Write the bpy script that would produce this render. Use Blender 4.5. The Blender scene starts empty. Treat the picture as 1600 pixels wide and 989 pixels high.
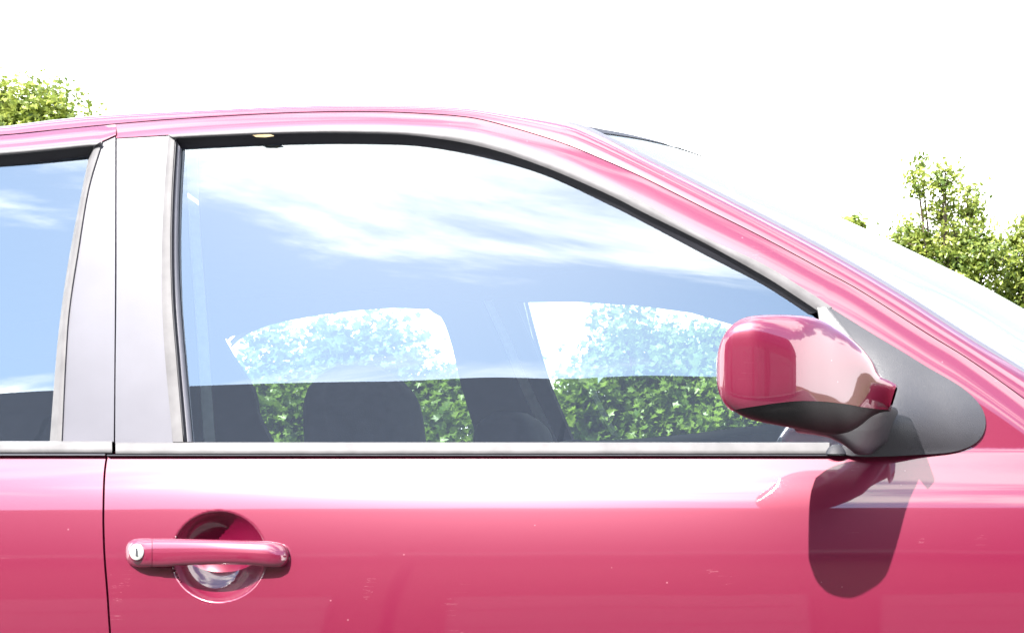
import bpy, bmesh, math, random
import numpy as np
from mathutils import Vector
SC = bpy.context.scene
COL = SC.collection
R = math.radians
random.seed(7)
rng = np.random.default_rng(7)

# ------------------------------------------------------------------ camera
F_PX, X0, Y0, DIST, H = 1840.0, 1550.0, 760.0, 1.6, 0.89      # focal length and principal point in photo pixels
cd = bpy.data.cameras.new('camera'); cam = bpy.data.objects.new('camera', cd); COL.objects.link(cam)
cam.location = (0, -DIST, H); cam.rotation_euler = (R(90), 0, 0)
cd.sensor_width = 36; cd.lens = 36 * F_PX / 1600
cd.shift_x = -(X0 - 800) / 1600; cd.shift_y = (Y0 - 494.5) / 1600
cd.clip_start = 0.05; cd.clip_end = 3000
SC.camera = cam

# ------------------------------------------------------------------ light
SUN = Vector((-0.285, -0.54, 0.74)).normalized()               # direction towards the sun
SC.view_settings.view_transform = 'Standard'; SC.view_settings.look = 'None'
SC.view_settings.exposure = 2.15; SC.view_settings.gamma = 1
sl = bpy.data.lights.new('sun', 'SUN'); sun = bpy.data.objects.new('sun', sl); COL.objects.link(sun)
sl.energy = 4.0; sl.angle = R(0.53); sl.color = (1, 0.96, 0.9)
sun.rotation_euler = SUN.to_track_quat('Z', 'Y').to_euler()
sun.location = (-4, -6, 9)

W = bpy.data.worlds.new('World'); SC.world = W; W.use_nodes = True
nt = W.node_tree; nt.nodes.clear()
def N(tree, kind, **kw):
    n = tree.nodes.new(kind)
    for k, v in kw.items():
        if k.startswith('in_'): n.inputs[k[3:].replace('_', ' ')].default_value = v
        else: setattr(n, k, v)
    return n
def L(tree, a, b): tree.links.new(a, b)
sky = N(nt, 'ShaderNodeTexSky', sky_type='NISHITA', sun_disc=False)
sky.sun_elevation = math.asin(SUN.z); sky.sun_rotation = math.atan2(SUN.x, SUN.y)
sky.air_density = 1.3; sky.dust_density = 0.35; sky.ozone_density = 1.5
bg1 = N(nt, 'ShaderNodeBackground'); bg1.inputs[1].default_value = 0.112
L(nt, sky.outputs[0], bg1.inputs[0])
bg2 = N(nt, 'ShaderNodeBackground'); bg2.inputs[0].default_value = (1, 1, 1, 1); bg2.inputs[1].default_value = 1.25
tc = N(nt, 'ShaderNodeTexCoord')
sep = N(nt, 'ShaderNodeSeparateXYZ'); L(nt, tc.outputs['Generated'], sep.inputs[0])
def math_n(tree, op, a, b=None, clamp=False):
    m = N(tree, 'ShaderNodeMath', operation=op, use_clamp=clamp)
    for i, v in enumerate((a, b)):
        if v is None: continue
        if isinstance(v, (int, float)): m.inputs[i].default_value = v
        else: L(tree, v, m.inputs[i])
    return m.outputs[0]
zc = math_n(nt, 'MAXIMUM', sep.outputs[2], 0.0)
den = math_n(nt, 'ADD', zc, 0.22)
u = math_n(nt, 'DIVIDE', sep.outputs[0], den); v = math_n(nt, 'DIVIDE', sep.outputs[1], den)
cmb = N(nt, 'ShaderNodeCombineXYZ'); L(nt, u, cmb.inputs[0]); L(nt, v, cmb.inputs[1])
mp = N(nt, 'ShaderNodeMapping'); L(nt, cmb.outputs[0], mp.inputs[0])
mp.inputs['Location'].default_value = (7.7, 2.22, 0); mp.inputs['Scale'].default_value = (0.8, 2.0, 1)
nz = N(nt, 'ShaderNodeTexNoise'); L(nt, mp.outputs[0], nz.inputs[0])
nz.inputs['Scale'].default_value = 1.9; nz.inputs['Detail'].default_value = 9; nz.inputs['Roughness'].default_value = 0.6; nz.inputs['Distortion'].default_value = 0.6
lo_ = N(nt, 'ShaderNodeMapRange', interpolation_type='SMOOTHSTEP'); L(nt, zc, lo_.inputs[0])
lo_.inputs[1].default_value = 0.38; lo_.inputs[2].default_value = 0.46; lo_.inputs[3].default_value = 1; lo_.inputs[4].default_value = 0
low = lo_.outputs[0]     # cloud thickens towards the horizon
deck = N(nt, 'ShaderNodeMapRange', interpolation_type='SMOOTHSTEP'); L(nt, zc, deck.inputs[0])
deck.inputs[1].default_value = 0.56; deck.inputs[2].default_value = 0.66; deck.inputs[3].default_value = -0.055; deck.inputs[4].default_value = 0.032     # more cloud overhead than half way up
cov = math_n(nt, 'ADD', math_n(nt, 'ADD', nz.outputs[0], deck.outputs[0]), math_n(nt, 'MULTIPLY', low, 0.36))
rmp = N(nt, 'ShaderNodeMapRange', interpolation_type='SMOOTHSTEP'); L(nt, cov, rmp.inputs[0])
rmp.inputs[1].default_value = 0.475; rmp.inputs[2].default_value = 0.635
mx = N(nt, 'ShaderNodeMixShader'); L(nt, rmp.outputs[0], mx.inputs[0]); L(nt, bg1.outputs[0], mx.inputs[1]); L(nt, bg2.outputs[0], mx.inputs[2])
wo = N(nt, 'ShaderNodeOutputWorld'); L(nt, mx.outputs[0], wo.inputs[0])

# ------------------------------------------------------------------ materials
def mat(name, col, rough=0.5, metal=0.0, coat=0.0, coat_rough=0.03, var=0.0, vscale=8.0, bump=0.0, bscale=200.0, ior=1.45, emit=None):
    m = bpy.data.materials.new(name); m.use_nodes = True; t = m.node_tree
    p = t.nodes['Principled BSDF']
    p.inputs['Base Color'].default_value = (*col, 1); p.inputs['Roughness'].default_value = rough
    p.inputs['Metallic'].default_value = metal; p.inputs['Coat Weight'].default_value = coat
    p.inputs['Coat Roughness'].default_value = coat_rough; p.inputs['IOR'].default_value = ior
    c = N(t, 'ShaderNodeTexCoord')
    if var:
        n = N(t, 'ShaderNodeTexNoise'); L(t, c.outputs['Object'], n.inputs[0]); n.inputs['Scale'].default_value = vscale; n.inputs['Detail'].default_value = 6
        mr = N(t, 'ShaderNodeMapRange'); L(t, n.outputs[0], mr.inputs[0]); mr.inputs[1].default_value = 0.3; mr.inputs[2].default_value = 0.7
        mr.inputs[3].default_value = 1 - var; mr.inputs[4].default_value = 1 + var
        vm = N(t, 'ShaderNodeVectorMath', operation='SCALE'); vm.inputs[0].default_value = col; L(t, mr.outputs[0], vm.inputs['Scale'])
        L(t, vm.outputs[0], p.inputs['Base Color'])
    if bump:
        n = N(t, 'ShaderNodeTexNoise'); L(t, c.outputs['Object'], n.inputs[0]); n.inputs['Scale'].default_value = bscale; n.inputs['Detail'].default_value = 3
        b = N(t, 'ShaderNodeBump'); b.inputs['Strength'].default_value = bump; b.inputs['Distance'].default_value = 0.001
        L(t, n.outputs[0], b.inputs['Height']); L(t, b.outputs[0], p.inputs['Normal'])
    return m
def paint_mat():
    m = bpy.data.materials.new('crimson_paint'); m.use_nodes = True; t = m.node_tree; p = t.nodes['Principled BSDF']
    c = N(t, 'ShaderNodeTexCoord')
    p.inputs['Base Color'].default_value = (0.140, 0.0018, 0.0262, 1)
    p.inputs['Metallic'].default_value = 0.22; p.inputs['Roughness'].default_value = 0.38
    p.inputs['Specular IOR Level'].default_value = 0.42
    p.inputs['Coat Weight'].default_value = 1.0; p.inputs['Coat IOR'].default_value = 1.8
    # hairline scratches: thin lines where a stretched noise crosses its mean, broken up by a second noise
    mp_ = N(t, 'ShaderNodeMapping'); mp_.inputs['Scale'].default_value = (3.0, 3.0, 60.0); mp_.inputs['Rotation'].default_value = (0, R(7), 0)
    L(t, c.outputs['Object'], mp_.inputs[0])
    n = N(t, 'ShaderNodeTexNoise'); L(t, mp_.outputs[0], n.inputs[0]); n.inputs['Scale'].default_value = 2.2; n.inputs['Detail'].default_value = 4
    d = math_n(t, 'ABSOLUTE', math_n(t, 'SUBTRACT', n.outputs[0], 0.5))
    line = math_n(t, 'SUBTRACT', 1.0, math_n(t, 'DIVIDE', d, 0.004), clamp=True)
    n2 = N(t, 'ShaderNodeTexNoise'); L(t, c.outputs['Object'], n2.inputs[0]); n2.inputs['Scale'].default_value = 14; n2.inputs['Detail'].default_value = 2
    gate = math_n(t, 'GREATER_THAN', n2.outputs[0], 0.67)
    scr = math_n(t, 'MULTIPLY', line, gate)
    # specks of dirt
    vo = N(t, 'ShaderNodeTexVoronoi'); L(t, c.outputs['Object'], vo.inputs[0]); vo.inputs['Scale'].default_value = 26
    speck = math_n(t, 'LESS_THAN', vo.outputs['Distance'], 0.032)
    mxc = N(t, 'ShaderNodeMix', data_type='RGBA'); L(t, math_n(t, 'MULTIPLY', math_n(t, 'MAXIMUM', scr, speck), 0.4), mxc.inputs[0])
    mxc.inputs[6].default_value = (0.140, 0.0018, 0.0262, 1); mxc.inputs[7].default_value = (0.45, 0.2, 0.24, 1)
    L(t, mxc.outputs[2], p.inputs['Base Color'])
    n3 = N(t, 'ShaderNodeTexNoise'); L(t, c.outputs['Object'], n3.inputs[0]); n3.inputs['Scale'].default_value = 9; n3.inputs['Detail'].default_value = 5
    mr = N(t, 'ShaderNodeMapRange'); L(t, n3.outputs[0], mr.inputs[0]); mr.inputs[3].default_value = 0.015; mr.inputs[4].default_value = 0.06
    L(t, mr.outputs[0], p.inputs['Coat Roughness'])
    n4 = N(t, 'ShaderNodeTexNoise'); L(t, c.outputs['Object'], n4.inputs[0]); n4.inputs['Scale'].default_value = 5; n4.inputs['Detail'].default_value = 1
    b = N(t, 'ShaderNodeBump'); b.inputs['Strength'].default_value = 0.06; b.inputs['Distance'].default_value = 0.01
    L(t, n4.outputs[0], b.inputs['Height']); L(t, b.outputs[0], p.inputs['Coat Normal'])
    return m
def glass_mat(name, tint, refl, dust_haze=0.012, haze_col=(0.35, 0.5, 0.8)):
    m = bpy.data.materials.new(name); m.use_nodes = True; t = m.node_tree; t.nodes.clear()
    o = N(t, 'ShaderNodeOutputMaterial'); mxs = N(t, 'ShaderNodeMixShader')
    tr = N(t, 'ShaderNodeBsdfTransparent'); tr.inputs[0].default_value = (*tint, 1)
    gl = N(t, 'ShaderNodeBsdfGlossy'); gl.inputs[0].default_value = (0.93, 1, 1, 1); gl.inputs['Roughness'].default_value = 0.0
    df = N(t, 'ShaderNodeBsdfDiffuse'); df.inputs[0].default_value = (*haze_col, 1)
    ms2 = N(t, 'ShaderNodeMixShader'); ms2.inputs[0].default_value = dust_haze          # dusty film, tinted and thickened to put pale haze into its colour
    fr = N(t, 'ShaderNodeFresnel'); fr.inputs[0].default_value = 1.5
    fac = math_n(t, 'ADD', math_n(t, 'MULTIPLY', fr.outputs[0], 1.6), refl, clamp=True)
    gc = N(t, 'ShaderNodeTexCoord'); gn = N(t, 'ShaderNodeTexNoise'); L(t, gc.outputs['Object'], gn.inputs[0]); gn.inputs['Scale'].default_value = 2.6; gn.inputs['Detail'].default_value = 1
    gb = N(t, 'ShaderNodeBump'); gb.inputs['Strength'].default_value = 0.10; gb.inputs['Distance'].default_value = 0.01; L(t, gn.outputs[0], gb.inputs['Height']); L(t, gb.outputs[0], gl.inputs['Normal'])
    L(t, fac, mxs.inputs[0]); L(t, tr.outputs[0], mxs.inputs[1]); L(t, gl.outputs[0], mxs.inputs[2])
    L(t, mxs.outputs[0], ms2.inputs[1]); L(t, df.outputs[0], ms2.inputs[2]); L(t, ms2.outputs[0], o.inputs[0])
    return m
def leaf_mat(name, c1, c2):
    m = bpy.data.materials.new(name); m.use_nodes = True; t = m.node_tree; t.nodes.clear()
    o = N(t, 'ShaderNodeOutputMaterial'); c = N(t, 'ShaderNodeTexCoord')
    n = N(t, 'ShaderNodeTexNoise'); L(t, c.outputs['Object'], n.inputs[0]); n.inputs['Scale'].default_value = 5; n.inputs['Detail'].default_value = 5
    cr = N(t, 'ShaderNodeValToRGB'); L(t, n.outputs[0], cr.inputs[0])
    cr.color_ramp.elements[0].position = 0.35; cr.color_ramp.elements[0].color = (*c1, 1)
    cr.color_ramp.elements[1].position = 0.65; cr.color_ramp.elements[1].color = (*c2, 1)
    d = N(t, 'ShaderNodeBsdfDiffuse'); tl = N(t, 'ShaderNodeBsdfTranslucent'); g = N(t, 'ShaderNodeBsdfGlossy'); g.inputs['Roughness'].default_value = 0.4
    g.inputs[0].default_value = (0.8, 0.85, 0.8, 1)
    L(t, cr.outputs[0], d.inputs[0]); L(t, cr.outputs[0], tl.inputs[0])
    m1 = N(t, 'ShaderNodeMixShader'); m1.inputs[0].default_value = 0.35; L(t, d.outputs[0], m1.inputs[1]); L(t, tl.outputs[0], m1.inputs[2])
    m2 = N(t, 'ShaderNodeMixShader'); m2.inputs[0].default_value = 0.04; L(t, m1.outputs[0], m2.inputs[1]); L(t, g.outputs[0], m2.inputs[2])
    L(t, m2.outputs[0], o.inputs[0]); return m

M = {}
M['paint'] = paint_mat()
M['trim'] = mat('weathered_rubber_trim', (0.11, 0.106, 0.11), 0.6, var=0.18, vscale=30, bump=0.2, bscale=120, ior=1.38)
M['seal'] = mat('black_rubber_seal', (0.012, 0.012, 0.018), 0.6, bump=0.2)
M['pillar'] = mat('matt_pillar_plastic', (0.085, 0.082, 0.100), 0.37, var=0.12, vscale=9, bump=0.12, bscale=900, ior=1.62)
M['shell'] = mat('shaded_black_plastic', (0.010, 0.009, 0.009), 0.5, bump=0.3, bscale=1100, ior=1.4)  # darker copy of the black plastic, the underside's shade put into its colour
M['plastic'] = mat('textured_black_plastic', (0.024, 0.023, 0.028), 0.40, var=0.1, vscale=25, bump=0.35, bscale=1100, ior=1.65)
M['dark'] = mat('dark_interior', (0.016, 0.018, 0.026), 0.8, var=0.2, vscale=6)
M['headliner'] = mat('headliner_cloth', (0.05, 0.055, 0.07), 0.95, var=0.08, vscale=20)
M['seat'] = mat('dark_seat_cloth', (0.018, 0.02, 0.03), 0.9, var=0.25, vscale=40, bump=0.5, bscale=400)
M['belt'] = mat('grey_webbing', (0.8, 0.85, 0.84), 0.8, var=0.08, vscale=60)
M['dash'] = mat('dashboard_plastic', (0.05, 0.07, 0.075), 0.55, var=0.1, vscale=20)
M['chrome'] = mat('lock_metal', (0.42, 0.43, 0.41), 0.35, metal=0.4)
M['glass'] = glass_mat('side_glass', (0.82, 0.90, 0.87), 0.17, 0.034, (0.45, 0.56, 0.78))
M['windscreen'] = glass_mat('windscreen_glass', (0.84, 0.86, 0.87), 0.22, 0.16, (0.62, 0.68, 0.74))
M['mirror'] = mat('mirror_silver', (0.9, 0.9, 0.9), 0.02, metal=1.0)
M['tyre'] = mat('tyre_rubber', (0.02, 0.02, 0.02), 0.85, bump=0.4, bscale=100)
M['rim'] = mat('wheel_alloy', (0.5, 0.5, 0.52), 0.35, metal=0.9)
M['bark'] = mat('bark', (0.10, 0.075, 0.055), 0.9, var=0.35, vscale=15, bump=1.0, bscale=40)
M['leafA'] = leaf_mat('broad_leaves', (0.07, 0.14, 0.014), (0.22, 0.33, 0.035))
M['leafB'] = leaf_mat('olive_leaves', (0.09, 0.145, 0.028), (0.32, 0.36, 0.07))

# ------------------------------------------------------------------ object helpers
def link(name, me, m=None, parent=None, smooth=True):
    o = bpy.data.objects.new(name, me); COL.objects.link(o)
    if m: me.materials.append(m)
    if parent: o.parent = parent
    if smooth and len(me.polygons): me.polygons.foreach_set('use_smooth', [True] * len(me.polygons))
    return o
def mesh(name, vs, fs, m, parent=None, smooth=True, want=None):
    me = bpy.data.meshes.new(name); me.from_pydata([tuple(p) for p in vs], [], fs); me.update()
    if want is not None:
        s = sum((Vector(want).dot(p.normal) * p.area for p in me.polygons))
        if s < 0: me.flip_normals()
    return link(name, me, m, parent, smooth)
def empty(name, loc, label, cat, group=None):
    o = bpy.data.objects.new(name, None); COL.objects.link(o); o.location = loc; o['label'] = label; o['category'] = cat
    if group: o['group'] = group
    o.empty_display_size = 0.1
    return o
def grid(rows):
    """rows: list of equal-length point lists"""
    n = len(rows[0]); vs = [p for r in rows for p in r]; fs = []
    for i in range(len(rows) - 1):
        for j in range(n - 1): fs.append((i*n+j, i*n+j+1, (i+1)*n+j+1, (i+1)*n+j))
    return vs, fs
def solid(o, t, off=-1.0):
    me = o.data; ei = np.empty(len(me.loops), int); me.loops.foreach_get('edge_index', ei)
    cnt = np.bincount(ei, minlength=len(me.edges)); me.edges.foreach_set('use_edge_sharp', cnt == 1)
    md = o.modifiers.new('thickness', 'SOLIDIFY'); md.thickness = t; md.offset = off; return o
def box_bm(bm, c, s, rot=None, bevel=0.0, seg=3):
    g = bmesh.ops.create_cube(bm, size=1)['verts']
    bmesh.ops.scale(bm, vec=s, verts=g)
    if bevel:
        es = list({e for v_ in g for e in v_.link_edges})
        r = bmesh.ops.bevel(bm, geom=es, offset=bevel, segments=seg, affect='EDGES', profile=0.5)
        g = list({v_ for f in r['faces'] for v_ in f.verts} | {v_ for v_ in g if v_.is_valid})
    if rot: bmesh.ops.rotate(bm, cent=(0, 0, 0), matrix=rot, verts=g)
    bmesh.ops.translate(bm, vec=c, verts=g)
def bm_obj(name, bm, m, parent=None, smooth=False):
    me = bpy.data.meshes.new(name); bm.normal_update(); bm.to_mesh(me); bm.free(); return link(name, me, m, parent, smooth)
def box(name, c, s, m, parent=None, bevel=0.0, rot=None, smooth=False, seg=3):
    bm = bmesh.new(); box_bm(bm, c, s, rot, bevel, seg); return bm_obj(name, bm, m, parent, smooth)
def resample(pts, n, key=None):
    """Catmull-Rom through pts, n samples even in arc length"""
    P = [np.array(p, float) for p in pts]; P = [2*P[0]-P[1]] + P + [2*P[-1]-P[-2]]; out = []
    for i in range(1, len(P)-2):
        for k in range(24):
            t = k/24; a, b, c, d = P[i-1], P[i], P[i+1], P[i+2]
            out.append(0.5*((2*b)+(c-a)*t+(2*a-5*b+4*c-d)*t*t+(3*b-a-3*c+d)*t**3))
    out.append(P[-2]); out = np.array(out)
    s = np.r_[0, np.cumsum(np.linalg.norm(np.diff(out, axis=0), axis=1))]
    q = np.linspace(0, s[-1], n)
    return np.stack([np.interp(q, s, out[:, k]) for k in range(out.shape[1])], 1)
def curve_y(pts):
    """smooth y(x) from a list of points ordered by x"""
    r = resample(pts, 400); return lambda x: float(np.interp(x, r[:, 0], r[:, 1]))

# ------------------------------------------------------------------ the car's side surface
YC = 0.86                                                     # centre plane of the car
TK = [(-.9, -14), (-.6, -8), (-.45, -4), (-.35, 0), (-.2, 6.5), (-.174, 8), (-.10, 12.5), (-.035, 17), (.003, 26), (.03, 30), (.050, 28), (.058, 15.2), (.10, 14.7), (.3, 15), (.5, 17), (.7, 20)]
_z = np.arange(-1.0, .8, .002); _t = np.interp(_z, [a for a, b in TK], [b for a, b in TK])
_g = np.cumsum(np.tan(np.radians(_t))) * .002; _g -= np.interp(-.05, _z, _g)
def plan(X):
    d = X + 1.9
    return .028 * d * d if d > 0 else .012 * d * d
def FY(X, z): return float(np.interp(z - H, _z, _g)) + plan(X)
def P(px, py, off=0.0):
    """point of the near side surface seen at photo pixel (px, py); off = distance inwards"""
    Y = 0.05
    for _ in range(14):
        Z = DIST + Y; X = (px - X0) / F_PX * Z; z = H + (Y0 - py) / F_PX * Z
        Y = 0.5 * Y + 0.5 * (FY(X, z) + off)
    Z = DIST + Y
    return ((px - X0) / F_PX * Z, Y, H + (Y0 - py) / F_PX * Z)
def Q(px, py, Y):
    Z = DIST + Y; return ((px - X0) / F_PX * Z, Y, H + (Y0 - py) / F_PX * Z)
def mirror(o, parent=None, name=None):
    me = o.data.copy(); co = np.empty(len(me.vertices)*3); me.vertices.foreach_get('co', co); co = co.reshape(-1, 3)
    co[:, 1] = 2*YC - co[:, 1]; me.vertices.foreach_set('co', co.ravel()); me.flip_normals(); me.update()
    c = bpy.data.objects.new(name or o.name.split('.')[0], me); COL.objects.link(c); c.parent = parent
    for md in o.modifiers:
        n = c.modifiers.new(md.name, md.type); n.thickness = md.thickness; n.offset = md.offset
    return c

car = empty('car', (-0.6, YC, 0), 'crimson hatchback parked side on, sky reflected in its side windows', 'car')
car_loc = Vector(car.location)
class Rel:                                                     # parts are written in world space; shift once at the end
    pass
OUTW = (0, -1, 0.2)

# outlines traced in photo pixels
GAP = [(-1300, 352), (-900, 292), (-500, 247), (-200, 223), (0, 211), (110, 200), (218, 190), (313, 183), (450, 176), (560, 174), (639, 176), (725, 182), (783, 194), (873, 221), (940, 248), (1007, 278), (1101, 325), (1195, 372), (1289, 423), (1350, 457), (1448, 520), (1513, 560), (1600, 622), (1700, 700)]
SIL = [(-1300, 325), (-900, 268), (-500, 227), (-200, 208), (0, 200), (125, 184), (313, 176), (450, 170), (587, 167), (708, 169), (794, 178), (886, 193), (940, 214), (1007, 247), (1101, 294), (1195, 342), (1300, 398), (1400, 456), (1500, 520), (1600, 582), (1750, 676)]
TRO = [(263, 211), (330, 208), (400, 205), (470, 203), (550, 202), (650, 205), (750, 217), (850, 249), (950, 291), (1007, 318), (1101, 370), (1195, 414), (1267, 458), (1300, 480)]           # outer edge of the grey trim
SEO = [(273, 217), (330, 214), (400, 211), (470, 209), (550, 209), (650, 213), (750, 229), (850, 261), (950, 304), (1007, 333), (1101, 380), (1195, 432), (1239, 460), (1280, 487)]           # black seal, outer
SEI = [(284, 234), (330, 231), (400, 228), (470, 226), (550, 226), (650, 230), (750, 247), (850, 275), (950, 321), (1007, 350), (1101, 400), (1180, 440), (1220, 464), (1262, 492)]            # glass starts
gapy, sily, troy = curve_y(GAP), curve_y(SIL), curve_y(TRO)
RTRO = [(-640, 345), (-560, 303), (-400, 270), (-200, 249), (0, 236), (157, 222)]
RSEO = [(-620, 348), (-545, 310), (-400, 277), (-200, 255), (0, 243), (146, 229)]
RSEI = [(-610, 366), (-535, 328), (-400, 295), (-200, 273), (0, 261), (138, 245)]
rtroy = curve_y(RTRO)

def GO(px, py):
    w = float(np.interp(px, [700, 1000], [30, 55])); return .014*min(1, max(0, 1-(py-gapy(px))/w))**2
def strip(name, A, B, m, parent, offa=0.0, offb=0.0, n=60, rows=2, thick=0.0, want=OUTW, bulge=0.0):
    a, b = resample(A, n), resample(B, n); rr = []
    for k in range(rows + 1):
        v_ = k / rows; rr.append([P(*(a[i]*(1-v_) + b[i]*v_), offa*(1-v_) + offb*v_ - bulge*math.sin(math.pi*v_)) for i in range(n)])
    o = mesh(name, *grid(rr), m, parent, want=want)
    if thick: solid(o, thick)
    return o

# --- front door ------------------------------------------------------
HC = (342.0, 869.0, 74.0, 70.5)                                 # handle recess: centre, radii
def recess(px, py):
    r = math.hypot((px-HC[0])/HC[2], (py-HC[1])/HC[3])
    if r >= 1: return 0.0
    return .037*(1-r**2.2)**.85
def fine(a, b, step): return list(np.linspace(a, b, max(2, int(round(abs(b-a)/step))+1)))
def cat(*ls):
    o = []
    for l in ls:
        for v_ in l:
            if not o or abs(o[-1]-v_) > 1e-6: o.append(v_)
    return o
DG = resample([(167, 711), (163, 745), (161.5, 800), (162, 840), (164, 880), (168, 930), (172, 989), (182, 1100), (195, 1300), (200, 1500)], 200)
def dgap(y): return float(np.interp(y, DG[:, 1], DG[:, 0]))
ys = cat(fine(711.5, 790, 5), fine(790, 945, 2.2), fine(945, 1060, 8), fine(1060, 1480, 30))
xs = cat(fine(0, 1, 1), )
xcols = cat([0, .004, .02], fine(.05, .078, .004), )
def door_col(us):                                               # us: pixel columns, first replaced by the gap line
    return us
cols = cat(fine(166, 262, 8), fine(262, 424, 2.2), fine(424, 1345, 13))
rows = []
for y in ys:
    g = dgap(y) + 1.7; row = []
    for c in cols:
        x = g + (c - 166) if c < 166 + 60 else c
        if c < 226: x = g + (c-166)/60.0*(226-g)
        row.append(P(x, y, recess(x, y)))
    rows.append(row)
vs, fs = grid(rows)
# the piece forward of the window runs up to the gap line round the mirror foot, and on as the frame over the window
def add(vs, fs, rows_):
    v_, f_ = grid(rows_); k = len(vs); vs += v_; fs += [tuple(i+k for i in f) for f in f_]
cols2 = fine(1345, 1693, 12); rows2 = []
for k in range(7): rows2.append([(lambda y: P(c, y, GO(c, y)))(min(gapy(c)+1.6 + 58.4*k/6, 711.5-.001*(26-k))) for c in cols2])
for k in range(1, 21): rows2.append([(lambda y: P(c, y, GO(c, y)))(max(gapy(c)+60 + (711.5-gapy(c)-60)*k/20, 0) if gapy(c) < 648 else 711.5 - .001*(20-k)) for c in cols2])
for y in ys[1:]: rows2.append([P(c, y) for c in cols2])
add(vs, fs, rows2)
fx = fine(181.3, 1345, 10); FR = []
for k in range(7):
    v_ = k/6; r = []
    for x in fx:
        yb = troy(x) if x >= 263 else 211.0 + (263-x)*.06
        if x > 1290: yb = gapy(x) + 60
        y = yb*(1-v_) + (gapy(x)+1.6)*v_
        r.append(P(x, y, GO(x, y)))
    FR.append(r)
add(vs, fs, FR[::-1])
front_door = mesh('front_door', vs, fs, M['paint'], car)
bm = bmesh.new(); bm.from_mesh(front_door.data); bmesh.ops.remove_doubles(bm, verts=bm.verts, dist=.0004)
for f in bm.faces:
    if f.normal.y > 0: f.normal_flip()
bm.to_mesh(front_door.data); bm.free()
front_door.data.polygons.foreach_set('use_smooth', [True]*len(front_door.data.polygons))
solid(front_door, .0012)
# grey outer trim, black seal, glass
LTO = [(263, 211), (257, 290), (253, 380), (253, 470), (258, 560), (270, 690)]
LTM = [(273, 217), (268, 300), (266, 380), (268, 470), (275, 560), (286, 690)]
LTI = [(284, 234), (280, 310), (279, 400), (282, 470), (289, 560), (301, 690)]
tr = strip('window_trim', TRO, SEO, M['trim'], front_door, -.004, -.002, 90, 3, .004, bulge=.002)
tr2 = strip('window_trim', LTO, LTM, M['trim'], front_door, .000, .0, 40, 3, .004, bulge=.001)
se = strip('window_seal', SEO, SEI, M['seal'], front_door, .002, .014, 90, 3, .002)
LTX = [(x*.6+X_*.4, y*.6+Y_*.4) for (x, y), (X_, Y_) in zip(LTM, LTI)]
se2 = strip('window_seal', LTM, LTX, M['seal'], front_door, .001, .010, 40, 3, .002)
se3 = strip('window_seal', LTX, LTI, M['pillar'], front_door, .006, .012, 40, 3, .002, bulge=.002)
M['ochre'] = mat('ochre_lichen', (0.26, 0.20, 0.11), 0.9, var=.3, vscale=60)
patch = [[P(411 + 16*r_*math.cos(a_) + 2*math.sin(5*a_)*r_, 212 + 3.0*r_*math.sin(a_), -.0024 - .0006*(1-r_*r_)) for a_ in np.linspace(0, 2*math.pi, 25)] for r_ in (1, .8, .5, .2, 0)]
mesh('lichen_patch', *grid(patch), M['ochre'], front_door, want=OUTW)
# a pale lip of rubber showing on the seal's inner side
lip = strip('seal_lip', [(x+4.5, y-3) for x, y in LTI], LTI, M['trim'], front_door, .004, .010, 40, 2, .001) if False else None
def glass_quad(name, top, bottom, m, parent, n=70, rows=24, off=.013, want=OUTW):
    a, b = resample(top, n), resample(bottom, n); rr = []
    for k in range(rows+1):
        v_ = k/rows; rr.append([P(*(a[i]*(1-v_)+b[i]*v_), off) for i in range(n)])
    return mesh(name, *grid(rr), m, parent, want=want)
gt = [(276, 228)] + SEI[1:] + [(1300, 520)]
gt = [(x, y-4) for x, y in gt]
# side glass bounded on the left by the seal line: build as columns
lft = resample(LTI, 100); gl_rows = []
topc = resample(gt, 300)
for k in range(31):
    v_ = k/30; rr = []
    for i in range(80):
        s = i/79
        xb = 297 + s*(1345-297); yb = 700
        # top point with matching parameter
        j = int(round(s*299)); xt, yt = topc[j]
        x = xt*(1-v_) + xb*v_; y = yt*(1-v_) + yb*v_
        if s < .35:                                            # follow the bowed rear edge
            le = float(np.interp(y, lft[:, 1], lft[:, 0])) - 4
            x += (le - (topc[0][0]*(1-v_) + 297*v_)) * (1 - s/.35)
        rr.append(P(x, y, .013))
    gl_rows.append(rr)
glass = mesh('window_glass', *grid(gl_rows), M['glass'], front_door, want=OUTW)
# belt trim
def tube_strip(name, y0, y1, xa, xb, m, parent, n=80):
    prof = [(0, .014), (0.0, -.001), (.10, -.0035), (.3, -.0045), (.6, -.0055), (.88, -.0055), (1.0, -.003), (1.0, .012)]
    rr = []
    for v_, off in prof: rr.append([P(x, y0 + (y1-y0)*v_, off) for x in np.linspace(xa, xb, n)])
    return mesh(name, *grid(rr), m, parent, want=OUTW)
tube_strip('belt_trim', 691, 710, 180.5, 1296, M['trim'], front_door)
# dark seam below the trim
tube_strip('belt_seam', 709.8, 712.2, 167, 1345, M['seal'], front_door).scale = (1, 1, 1)
# belt trim end cap: small dark dome
cap = []
for k in range(9):
    a_ = k/8*math.pi/2; r_ = math.cos(a_)
    cap.append([P(1307 + 17*r_*math.cos(b_), 709 - 15*r_*math.sin(b_) if math.sin(b_) > 0 else 709, -.004 - .009*math.sin(a_)) for b_ in np.linspace(-.001, math.pi+.001, 17)])
mesh('trim_end_cap', *grid(cap), M['seal'], front_door, want=OUTW)
# pillar cover, front half
strip('pillar_cover', [(182.5, 213), (182.2, 330), (182, 450), (180.5, 600), (180, 692)], [(264, 209), (258, 290), (254, 380), (254, 470), (259, 560), (270, 692)], M['pillar'], front_door, .002, .002, 50, 8, .004)

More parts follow.
